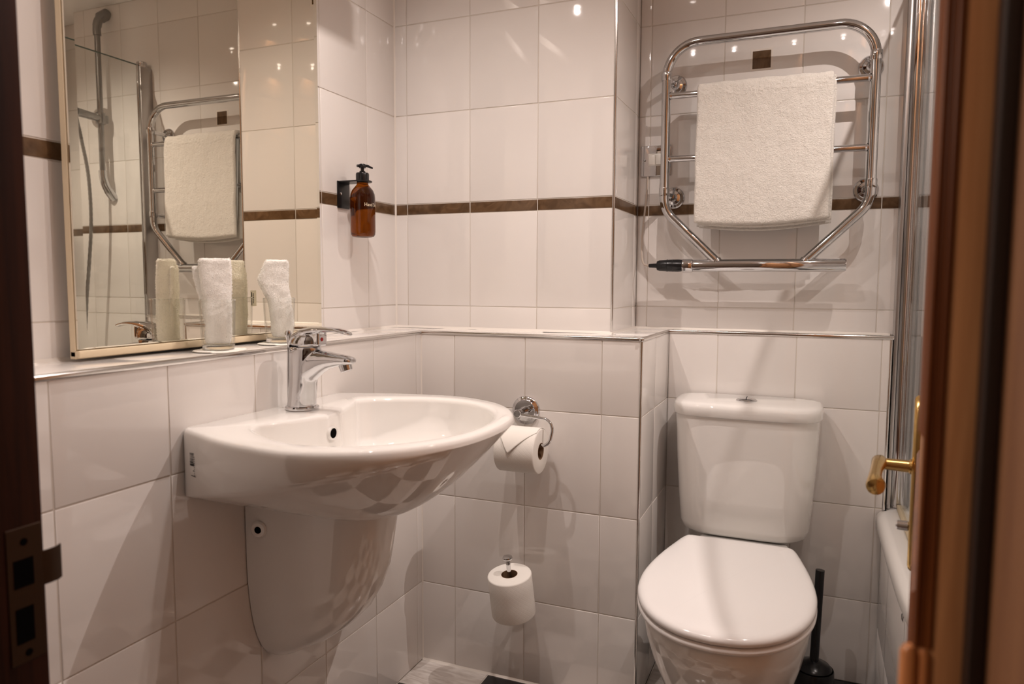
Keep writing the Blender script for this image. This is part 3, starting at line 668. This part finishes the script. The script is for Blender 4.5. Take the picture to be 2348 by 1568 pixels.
bm = BM(); loft(bm, [off_ring(LO, i, z, tz=slope) for i, z in ((.008, .0185), (.002, .0188), (-.0005, .0215), (-.0005, .0265), (.0015, .0305), (.006, .0335), (.012, .0350))]+[[Vector((TXC+(p.x-TXC)*k, -.19+(p.y+.19)*k, p.z+dz)) for p in off_ring(LO, .012, .0350, tz=slope)] for k, dz in ((.96, .0005), (.85, .0008))]); mk('lid', bm, M_SEAT, t, angle=60)
for s in (-1, 1):
    bm = BM(); lathe(bm, [(.011, 0), (.011, .016), (.009, .018)], (TXC+s*.075, .062, .396), n=24); mk('hinge', bm, M_SEAT, t)
rings = []
for z, w, yf, yb, p in [(0, .098, -.235, .23, .8), (.02, .100, -.235, .23, .8), (.06, .094, -.225, .23, .8), (.12, .098, -.245, .235, .8), (.18, .112, -.29, .24, .85), (.24, .131, -.345, .245, .9), (.30, .148, -.395, .25, .9), (.345, .158, -.422, .25, .9), (.375, .162, -.432, .25, .9), (.392, .161, -.431, .25, .9), (.400, .156, -.425, .245, .9)]:
    r = []
    for k in range(72):
        a = 2*PI*k/72; c, s = math.cos(a), math.sin(a)
        yc = -.19
        if s < 0: x, y = w*math.copysign(abs(c)**p, c), yc+(yc-yf)*s*1.0 if False else yc-(yc-yf)*abs(s)
        else:
            y = yc+(yb-yc)*abs(s)**.9; wb = w*(.80 if z > .2 else .9); x = lerp(w, wb, abs(s))*math.copysign(abs(c)**.45, c)
        r.append(Vector((TXC+x, y, z)))
    rings.append(r)
bm = BM(); loft(bm, rings); mk('pan', bm, M_CERAMIC, t, angle=80)
# cistern
def cist(z, w, yf, rad=1.0, yb=.330, cx=TXC-.008, n=96):
    out = []
    for k in range(n):
        a = 2*PI*k/n; c, s = math.cos(a), math.sin(a); yc = (yf+yb)/2+.03
        x = w*math.copysign(abs(c)**.36, c)
        if s < 0: y = yc-(yc-yf)*abs(s)**.66
        else: y = yc+(yb-yc)*abs(s)**.3
        out.append(Vector((cx+x, y, z)))
    return out
bm = BM(); loft(bm, [cist(*a) for a in ((.400, .128, .185), (.403, .142, .172), (.412, .156, .163), (.428, .161, .160), (.50, .1665, .156), (.60, .1725, .152), (.68, .1755, .150), (.709, .1775, .150))]); mk('cistern', bm, M_CERAMIC, t, angle=70)
bm = BM(); loft(bm, [cist(*a) for a in ((.7095, .176, .152), (.7100, .1815, .146), (.7125, .1825, .1435), (.7310, .1825, .1435), (.7385, .1800, .146), (.7420, .1740, .152), (.7438, .160, .165), (.7445, .12, .195))]); cl = mk('cistern_lid', bm, M_CERAMIC, t, angle=70)
bm = BM(); rings = [superring((TXC-.008, .235), 0, rx, ry, 1, 48, z) for rx, ry, z in ((.026, .021, .7425), (.026, .021, .7465), (.022, .0175, .7500), (.014, .011, .7520), (.004, .003, .7528))]
loft(bm, rings); fb = mk('flush_button', bm, M_CHROME, cl)
bm = BM(); box(bm, TXC-.0088, TXC-.0072, .218, .252, .7515, .7533, .0003, 1); mk('button_split', bm, M_DARK, fb)
# ------------------------------------------------------------------ heated towel rail
YR = .325
t = empty('heated_towel_rail', (.832, Y3, 1.10), 'chrome heated towel rail with tapering lower legs on the recess wall', 'towel rail')
xl, xr, zt_, zb_ = .579, 1.088, 1.684, 1.103
pts = arc_pts([(.722, YR, zb_), (xl, YR, 1.243), (xl, YR, zt_), (xr, YR, zt_), (xr, YR, 1.243), (.945, YR, zb_)], [0, .075, .085, .085, .075, 0], 12)
bm = BM(); tube(bm, pts, .0122, 24); mk('outer_tube', bm, M_CHROME, t)
for z in (1.548, 1.380):
    bm = BM(); tube(bm, [(xl+.008, YR, z), (xr-.008, YR, z)], .0088, 20)
    for s, x in ((1, xl+.012), (-1, xr-.012)): lathe(bm, [(.0105, 0), (.0090, .004)], (x, YR, z), (s, 0, 0), 24)
    mk('crossbar', bm, M_CHROME, t)
bm = BM(); lathe(bm, [(.001, 0), (.015, 0), (.0168, .002), (.0168, .376), (.0150, .380), (.001, .380)], (.660, YR, 1.0915), (1, 0, 0), 36, cap0=False, cap1=False)
for x in (.722, .945): lathe(bm, [(.0150, -.004), (.0128, .004)], (x, YR, zb_+.002), (-.4 if x < .8 else .4, 0, 1), 24)
mk('bottom_bar', bm, M_CHROME, t)
for x, z in ((xl, 1.600), (xl, 1.292), (xr, 1.600), (xr, 1.292)):
    bm = BM(); lathe(bm, [(.0136, -.011), (.0142, -.009), (.0142, .009), (.0136, .011)], (x, YR, z), n=28)
    tube(bm, [(x, YR+.010, z-.003), (x+(.010 if x < .8 else -.006), Y3-.012, z-.006)], .0075, 16)
    br = mk('bracket', bm, M_CHROME, t)
    bm = BM(); cx = x+(.012 if x < .8 else -.007); lathe(bm, [(.030, 0), (.030, .003), (.027, .007), (.021, .008), (.019, .012), (.012, .014), (.0085, .02)], (cx, Y3-.0003, z-.008), (0, -1, 0), 44); mk('wall_flange', bm, M_CHROME, br)
bm = BM(); lathe(bm, [(.001, 0), (.0045, 0), (.0055, .002), (.0062, .022), (.0125, .0235), (.0150, .03), (.0165, .060), (.0170, .080), (.0160, .092), (.001, .0925)], (.540, YR, 1.092), (1, 0, 0), 32, cap0=False, cap1=False)
for x in (.590, .606): lathe(bm, [(.0166, 0), (.0172, .0008), (.0166, .0016)], (x, YR, 1.092), (1, 0, 0), 32, cap0=False, cap1=False)
mk('heating_element_grip', bm, M_BLACK, t)['label'] = 'black plastic grip with cable entry'
bm = BM(); lathe(bm, [(.0168, 0), (.0182, .001), (.0182, .026), (.0168, .028)], (.6325, YR, 1.0915), (1, 0, 0), 36); mk('grip_collar', bm, M_CHROME, t)
# cable from switch
bm = BM(); tube(bm, catmull([(.541, YR, 1.092), (.524, YR+.012, 1.096), (.510, .372, 1.118), (.505, .388, 1.170), (.510, .397, 1.25), (.515, .398, 1.31), (.516, .398, 1.347)], 8), .0028, 10)
tag(mk('power_cable', bm, pbr('beige_cable', (.55, .47, .40), .4)), 'thin pale cable running from the switch down to the towel rail grip', 'cable')
t = empty('fused_switch', (.539, Y3, 1.39), 'square chrome switch plate on the wall left of the towel rail', 'switch')
bm = BM(); box(bm, .496, .582, Y3-.0075, Y3-.0002, 1.347, 1.433, .0022, 3); mk('face_plate', bm, M_CHROME, t)
bm = BM(); box(bm, .517, .561, Y3-.0100, Y3-.007, 1.376, 1.410, .0015, 2); mk('white_insert', bm, M_WHITEP, t)
bm = BM(); box(bm, .5195, .537, Y3-.0112, Y3-.0095, 1.379, 1.407, .0012, 2); box(bm, .5395, .5585, Y3-.013, Y3-.0095, 1.379, 1.407, .0015, 2); mk('rocker', bm, M_WHITEP, t)
bm = BM(); lathe(bm, [(.003, 0), (.003, .001), (.001, .0016)], (.5075, Y3-.0075, 1.392), (0, -1, 0), 16); mk('screw_head', bm, M_GREYP, t)
# ------------------------------------------------------------------ bath towel over the upper crossbar
def cloth_strip(x0, x1, prof, thick, nx, seed, sag):
    """prof: (y,z) centre line going over the bar; closed slab"""
    P = catmull([(0, y, z) for y, z in prof], 14); m = len(P); bm = BM()
    def pt(i, j, side):
        s = i/nx; p = P[j]; d = (P[min(j+1, m-1)]-P[max(j-1, 0)]).normalized(); nrm = Vector((0, -d.z, d.y))
        x = lerp(x0, x1, s)+.003*noise.noise(Vector((seed, p.z*9, 3 if s > .5 else 0)))*(1 if s in (0, 1) else 1)
        edge = min(s, 1-s)*nx; rnd = 1 if edge >= 3 else math.sqrt(max(0, 1-((3-edge)/3)**2))*.9+.1
        e2 = min(j, m-1-j); rnd *= 1 if e2 >= 3 else math.sqrt(max(0, 1-((3-e2)/3)**2))*.8+.2
        w = noise.noise(Vector((x*9, p.z*4, seed)))*.0035+noise.noise(Vector((x*35, p.z*22, seed+5)))*.0014+noise.noise(Vector((x*150, p.z*150, seed+side*9)))*.0011
        return Vector((x, p.y, p.z+sag(s)*(1 if e2 > -1 else 0)*max(0, (1.45-p.z)/.25)))+nrm*(side*thick/2*rnd+w)
    rings = []
    for i in range(nx+1):
        rings.append([pt(i, j, 1) for j in range(m)]+[pt(i, j, -1) for j in range(m-1, -1, -1)])
    loft(bm, rings); return bm
fy, by = YR-.022, YR+.021
prof = [(fy-.003, 1.204), (fy-.004, 1.30), (fy-.001, 1.42), (fy+.001, 1.52), (fy+.002, 1.543), (YR-.014, 1.5610), (YR, 1.5650), (YR+.014, 1.5610), (by, 1.543), (by+.001, 1.48), (by+.002, 1.36), (by+.002, 1.25), (by+.001, 1.198)]
bm = cloth_strip(.664, .996, prof, .013, 130, 2.0, lambda s: -.010*math.sin(PI*s)+.004*s)
fibres(bm, 42000, .0030, .0011)
t = mk('bath_towel', bm, M_TERRYB, angle=80); tag(t, 'folded white bath towel hanging over the heated towel rail', 'towel')
bm = cloth_strip(.672, 1.001, [(y+(.009 if y < YR else -.006), z-.004 if z < 1.5 else z-.006) for y, z in prof], .007, 110, 7.0, lambda s: -.013*math.sin(PI*s)+.004*s)
fibres(bm, 15000, .0030, .0011)
mk('inner_layer', bm, M_TERRYB, t, angle=80)
# ------------------------------------------------------------------ toilet brush
t = empty('toilet_brush', (1.0, .175, 0), 'black toilet brush standing in its round pot beside the toilet', 'toilet brush')
bm = BM(); lathe(bm, [(.044, 0), (.047, .003), (.0475, .06), (.0465, .098), (.045, .1015), (.0435, .099), (.043, .09), (.001, .085)], (1.0, .175, .0005), n=48); mk('pot', bm, M_BLACK, t)
bm = BM(); lathe(bm, [(.001, .100), (.0415, .100), (.042, .104), (.036, .112), (.018, .119), (.011, .123)], (1.0, .175, 0), n=40, cap0=False); tube(bm, [(1.0, .175, .119), (1.003, .18, .23), (1.006, .187, .346)], [.0105, .0105, .0105], 20); mk('brush_handle', bm, M_BLACK, t)
# ------------------------------------------------------------------ bath
edge = catmull([(1.148, .3335, 0), (1.148, .25, 0), (1.150, 0, 0), (1.155, -.20, 0), (1.168, -.32, 0), (1.205, -.43, 0), (1.26, -.56, 0), (1.30, -.75, 0), (1.31, -1.0, 0), (1.31, YD+.004, 0)], 8)
t = empty('bathtub', (1.5, -.4, 0), 'white bath along the right wall behind the glass screen', 'bathtub')
ZT = .470
def bring(ins, z):
    ins -= .012; x0 = X3+.006+max(0, ins)
    out = [Vector((x0, Y3-.004-max(0, ins)*.9, z)), Vector((x0, Y2-.004, z))]
    for i, p in enumerate(edge):
        q0, q1 = edge[max(i-1, 0)], edge[min(i+1, len(edge)-1)]; d_ = (q1-q0).normalized(); nrm = Vector((-d_.y, d_.x, 0))
        r = p+nrm*ins
        r.y = max(min(r.y, Y3-.004-max(0, ins)*.9), YD+.006+max(0, ins)*.9)
        out.append(Vector((r.x, r.y, z)))
    xo = XR-.004-max(0, ins)*.6
    out.append(Vector((xo, out[-1].y, z))); out.append(Vector((xo, out[0].y, z))); return out
def brr(ins, z): return bring(ins, z)
bm = BM(); loft(bm, [brr(*a) for a in ((.010, .425), (.001, .427), (-.002, .434), (-.002, .452), (.001, .461), (.008, .4675), (.020, .470), (.052, .470), (.062, .466), (.070, .455), (.085, .36), (.11, .20), (.15, .13), (.19, .12))]); mk('tub', bm, M_ACRYL, t, angle=50)
bm = BM(); e2 = [p+Vector((.006, 0, 0)) for p in edge[:-1]]
# tiled front panel follows the bath edge
panel = BM()
for (i0, i1) in ((0, 12), (12, 22), (22, 27), (27, 34), (34, 44), (44, 54), (54, 64), (64, len(edge)-1)):
    i1 = min(i1, len(edge)-1)
    for z0, z1 in ((0, .162), (.162, .423)):
        seg = [Vector((edge[i].x, edge[i].y, 0)) for i in range(i0, i1+1)]
        d_ = (seg[-1]-seg[0]); L_ = d_.length; k = .0012/L_
        seg[0] = seg[0]+(seg[1]-seg[0]).normalized()*.0012; seg[-1] = seg[-1]+(seg[-2]-seg[-1]).normalized()*.0012
        loft(panel, [[p+Vector((.008, 0, z0+.001)) for p in seg], [p+Vector((.0006, 0, z0+.001)) for p in seg], [p+Vector((0, 0, z0+.002)) for p in seg], [p+Vector((0, 0, z1-.002)) for p in seg], [p+Vector((.0006, 0, z1-.001)) for p in seg], [p+Vector((.008, 0, z1-.001)) for p in seg]], False, False, closed=False)
loft(panel, [[Vector((p.x+.0015, p.y, z)) for p in edge] for z in (.0005, .424)], False, False, closed=False, mi=1)
pn = mk('front_panel', panel, [M_TILE, M_GROUT], t, smooth=True, angle=40)
bm = BM(); lathe(bm, [(.009, 0), (.009, .002), (.005, .004), (.001, .0042)], (1.1535, -.135, .395), (-1, 0, 0), 24); mk('screw_cap', bm, M_CHROME, pn)
# ------------------------------------------------------------------ glass screen
t = empty('shower_screen', (1.18, .38, ZT), 'frameless glass bath screen with chrome hinge column', 'shower screen')
GX = 1.190
bm = BM(); outl = [(.372, ZT+.012), (.372, 1.86)]+[(-.345+.26-.26*math.sin(a), 1.60+.26*math.cos(a)) for a in (PI/2*k/24 for k in range(25))]+[(-.345, ZT+.03), (-.330, ZT+.012)]
loft(bm, [[Vector((x, y, z)) for y, z in outl] for x in (GX-.003, GX+.003)]); gp = mk('glass_pane', bm, M_PANE, t, smooth=False)
bm = BM(); tube(bm, [(GX, y, z) for y, z in [(.36, 1.8605)]+outl[2:-2]], .0026, 8); mk('polished_edge', bm, pbr('green_glass_edge', (.10, .13, .11), .15), gp)
bm = BM(); box(bm, GX-.009, GX+.009, -.325, .360, ZT+.0005, ZT+.013, .004, 3); mk('seal_strip', bm, pbr('cream_seal', (.60, .50, .34), .5), t)
bm = BM(); loft(bm, [superring((1.183, .378), 0, .0165, .014, .8, 36, z) for z in (ZT+.002, 1.862)]); tube(bm, [(1.191, .366, ZT+.004), (1.191, .366, 1.86)], .0045, 14)
hc = mk('hinge_column', bm, M_CHROME, t, angle=50)
bm = BM(); loft(bm, [superring((1.183, .378), 0, r, r*.85, .8, 36, z) for r, z in ((.0175, 1.862), (.0185, 1.865), (.0175, 1.872), (.014, 1.874))]); mk('column_cap', bm, M_CHROME, hc)
bm = BM(); box(bm, X3+.0055, 1.1665, .350, Y3-.0003, ZT+.001, 1.850, .002, 2); mk('wall_channel', bm, pbr('satin_aluminium', (.50, .48, .47), .34, 1), t)
# ------------------------------------------------------------------ shower on the recess wall above the bath (seen in the mirror)
RXs, RYs = 1.385, .355
t = empty('shower_riser', (RXs, Y3, 1.4), 'grey chrome shower riser rail on the bath wall, seen in the mirror', 'shower rail')
bm = BM(); tube(bm, [(RXs, RYs, 1.44), (RXs, RYs, 2.0)], .0105, 20); mk('rail', bm, M_GREYP, t)
bm = BM(); tube(bm, catmull([(RXs, RYs, 1.99), (RXs, RYs, 2.02), (RXs, RYs+.012, 2.055), (RXs, Y3-.001, 2.085)], 6), catmull and [.0145]*7+[.016]*6+[.021]*6, 20); mk('upper_elbow', bm, M_GREYP, t)
bm = BM(); tube(bm, catmull([(RXs, RYs, 1.475), (RXs, RYs+.003, 1.44), (RXs, RYs+.018, 1.405), (RXs, Y3-.001, 1.37)], 6), [.0145]*7+[.0155]*6+[.017]*6, 20); mk('lower_elbow', bm, M_CHROME, t)
bm = BM(); lathe(bm, [(.016, -.022), (.018, -.02), (.018, .02), (.016, .022)], (RXs, RYs, 1.675), n=28); box(bm, RXs-.011, RXs+.011, RYs+.01, RYs+.028, 1.658, 1.69, .004, 3)
tube(bm, [(RXs, RYs-.01, 1.675), (RXs, RYs-.10, 1.680)], [.014, .016], 20); mk('slider', bm, M_GREYP, t)
t = empty('shower_handset', (RXs+.0, RYs-.115, 1.70), 'chrome shower handset held by the slider, only its edge in the mirror', 'shower head')
bm = BM(); tube(bm, [(RXs, RYs-.102, 1.66), (RXs, RYs-.118, 1.72), (RXs, RYs-.145, 1.80)], [.010, .013, .012], 18); lathe(bm, [(.012, 0), (.034, .012), (.037, .022), (.034, .026), (.001, .027)], (RXs, RYs-.150, 1.83), (0, -1, -.5), 32); mk('handset_body', bm, M_CHROME, t)
hp = catmull([(RXs, RYs-.102, 1.66), (RXs, RYs-.085, 1.58), (RXs+.005, RYs-.058, 1.44), (RXs+.02, RYs-.045, 1.25), (RXs+.05, RYs-.05, 1.0), (RXs+.08, RYs-.06, .75), (RXs+.13, RYs-.10, .60)], 30)
bm = BM(); tube(bm, hp, [.0068 if i % 3 else .0058 for i in range(len(hp))], 12)
tag(mk('shower_hose', bm, M_GREYP), 'ribbed grey shower hose hanging below the handset in the mirror', 'hose')
# ------------------------------------------------------------------ door frame and door
t = empty('door_frame', ((JL+JR)/2, YD, 0), kind='structure')
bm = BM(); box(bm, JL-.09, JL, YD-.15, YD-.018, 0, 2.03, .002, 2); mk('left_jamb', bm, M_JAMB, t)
bm = BM(); box(bm, JR, JR+.06, YD-.15, YD+.018, 0, 2.03, .002, 2); mk('right_jamb', bm, wood('brown_frame_wood', (.15, .060, .022), (.23, .105, .042), .6, 6, 0), t)
bm = BM(); box(bm, 1.0680, JR-.0006, YD-.026, YD-.004, 0, 2.03, .0010, 2); mk('dark_gap_strip', bm, M_GAPFILL, t)  # dark strip added to fill the gap between leaf and jamb, as its shade
bm = BM(); box(bm, JL-.09, JR+.06, YD-.15, YD+.0, 2.03, 2.09, .002, 2); mk('door_head', bm, M_WOOD, t)
bm = BM(); y0 = YD-.018
box(bm, JL-.0008, JL+.0012, y0-.040, y0-.003, .640, .786, .0004, 1)
lip = [(JL+.001, y0-.004), (JL+.002, y0+.004), (JL+.0015, y0+.014), (JL-.003, y0+.021)]
loft(bm, [[Vector((x, y, z)) for x, y in lip]+[Vector((x-.0016, y-.0006, z)) for x, y in lip[::-1]] for z in (.716, .7175, .752, .7535)])
sp_ = mk('strike_plate', bm, pbr('dark_bronze', (.040, .020, .009), .45, .6), t)
bm = BM()
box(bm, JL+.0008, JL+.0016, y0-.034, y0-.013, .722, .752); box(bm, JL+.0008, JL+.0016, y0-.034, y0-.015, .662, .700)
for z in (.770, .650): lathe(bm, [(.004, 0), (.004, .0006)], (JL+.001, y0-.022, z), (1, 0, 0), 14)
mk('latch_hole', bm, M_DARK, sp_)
# door leaf opened into the room, hinged on the right
HX, HY = 1.0740, YD          # hinge corner
DW, DT, DZ = .760, .0325, 2.0
az = math.radians(6.85)
dv = Vector((math.sin(az), math.cos(az), 0)); nv = Vector((-math.cos(az), math.sin(az), 0))  # nv: towards the basin side
MD = Matrix(((dv.x, nv.x, 0, HX), (dv.y, nv.y, 0, HY), (0, 0, 1, .005), (0, 0, 0, 1)))    # local: x along leaf, y across (0..DT)
t = empty('door_1', (0, 0, 0), kind='structure')
bm = BM(); box(bm, 0, DW, 0, DT, 0, DZ, .0015, 2, M=MD); mk('door_leaf', bm, M_WOOD, t)
bm = BM()
for y, r in ((.0238, .0022), (.0272, .0018), (.0308, .0026)): tube(bm, [MD @ Vector((.0004, y, .80)), MD @ Vector((.0004, y, DZ-.01))], r, 14)
mk('beaded_edge', bm, M_WOODD, t)
bm = BM()
for y, r in ((.0260, .0040), (.0345, .0060)): tube(bm, [MD @ Vector((.0010, y, .0)), MD @ Vector((.0010, y, .795)), MD @ Vector((.0010, y, .799))], [r, r, r*.6], 18)
mk('lower_edge_bead', bm, wood('orange_brown_wood', (.36, .12, .035), (.55, .23, .08)), t)
bm = BM()
def bolection(x0, x1, z0, z1, w=.034, h=.012):
    P = [(x0, z0), (x1, z0), (x1, z1), (x0, z1)]; R = []
    for ins, hh in ((0, 0), (.002, h*.5), (.006, h), (.012, h*.85), (.016, h*.5), (.024, h*.45), (w, 0)):
        R.append([MD @ Vector((x+(ins if x == x0 else -ins), DT-.0003+hh, z+(ins if z == z0 else -ins))) for x, z in P])
    loft(bm, R, False, False)
bolection(.10, .66, .92, 1.86, h=.004); bolection(.10, .66, .20, .80, .03, .004); mk('moulding', bm, M_WOODD, t)
def dl(x, y, z): return MD @ Vector((x, y, z))
HXL, HZ = .700, .764
bm = BM()
R = []
for h, ins in ((0, 0), (.005, 0), (.008, .003), (.0095, .008)):
    ring_ = []
    for u, z in ((-.019, .625), (-.012, .610), (-.006, .615), (0, .603), (.006, .615), (.012, .610), (.019, .625), (.019, .835), (.014, .855), (.006, .860), (0, .873), (-.006, .860), (-.014, .855), (-.019, .835)):
        ring_.append(dl(HXL+u*(1-ins/.03), DT+h, .768+(z-.768)*(1-ins/.15)))
    R.append(ring_)
loft(bm, R); bp_ = mk('back_plate', bm, M_BRASS, t)
bm = BM(); tube(bm, [dl(HXL, DT+.004, HZ), dl(HXL, DT+.012, HZ), dl(HXL, DT+.013, HZ), dl(HXL, DT+.046, HZ)], [.0125, .0115, .0095, .0088], 24); mk('spindle', bm, M_BRASS, bp_)
bm = BM(); tube(bm, [dl(HXL+.012, DT+.052, HZ+.004), dl(HXL, DT+.053, HZ+.002), dl(HXL-.02, DT+.054, HZ), dl(HXL-.05, DT+.055, HZ-.003), dl(HXL-.075, DT+.055, HZ-.008), dl(HXL-.088, DT+.053, HZ-.013), dl(HXL-.096, DT+.053, HZ-.014), dl(HXL-.099, DT+.053, HZ-.015)], [.007, .0115, .0098, .0086, .0100, .0135, .0120, .005], 20); mk('lever_handle', bm, M_BRASS, bp_)
bm = BM(); lathe(bm, [(.006, 0), (.0075, .002), (.007, .016), (.005, .018)], dl(HXL, DT+.009, .672), nv, 20); mk('turn_button', bm, M_CHROME, bp_)
for z in (.25, 1.75):
    bm = BM(); tube(bm, [dl(-.004, -.004, z-.04), dl(-.004, -.004, z+.04)], .004, 14); mk('hinge', bm, M_BRASS, t)
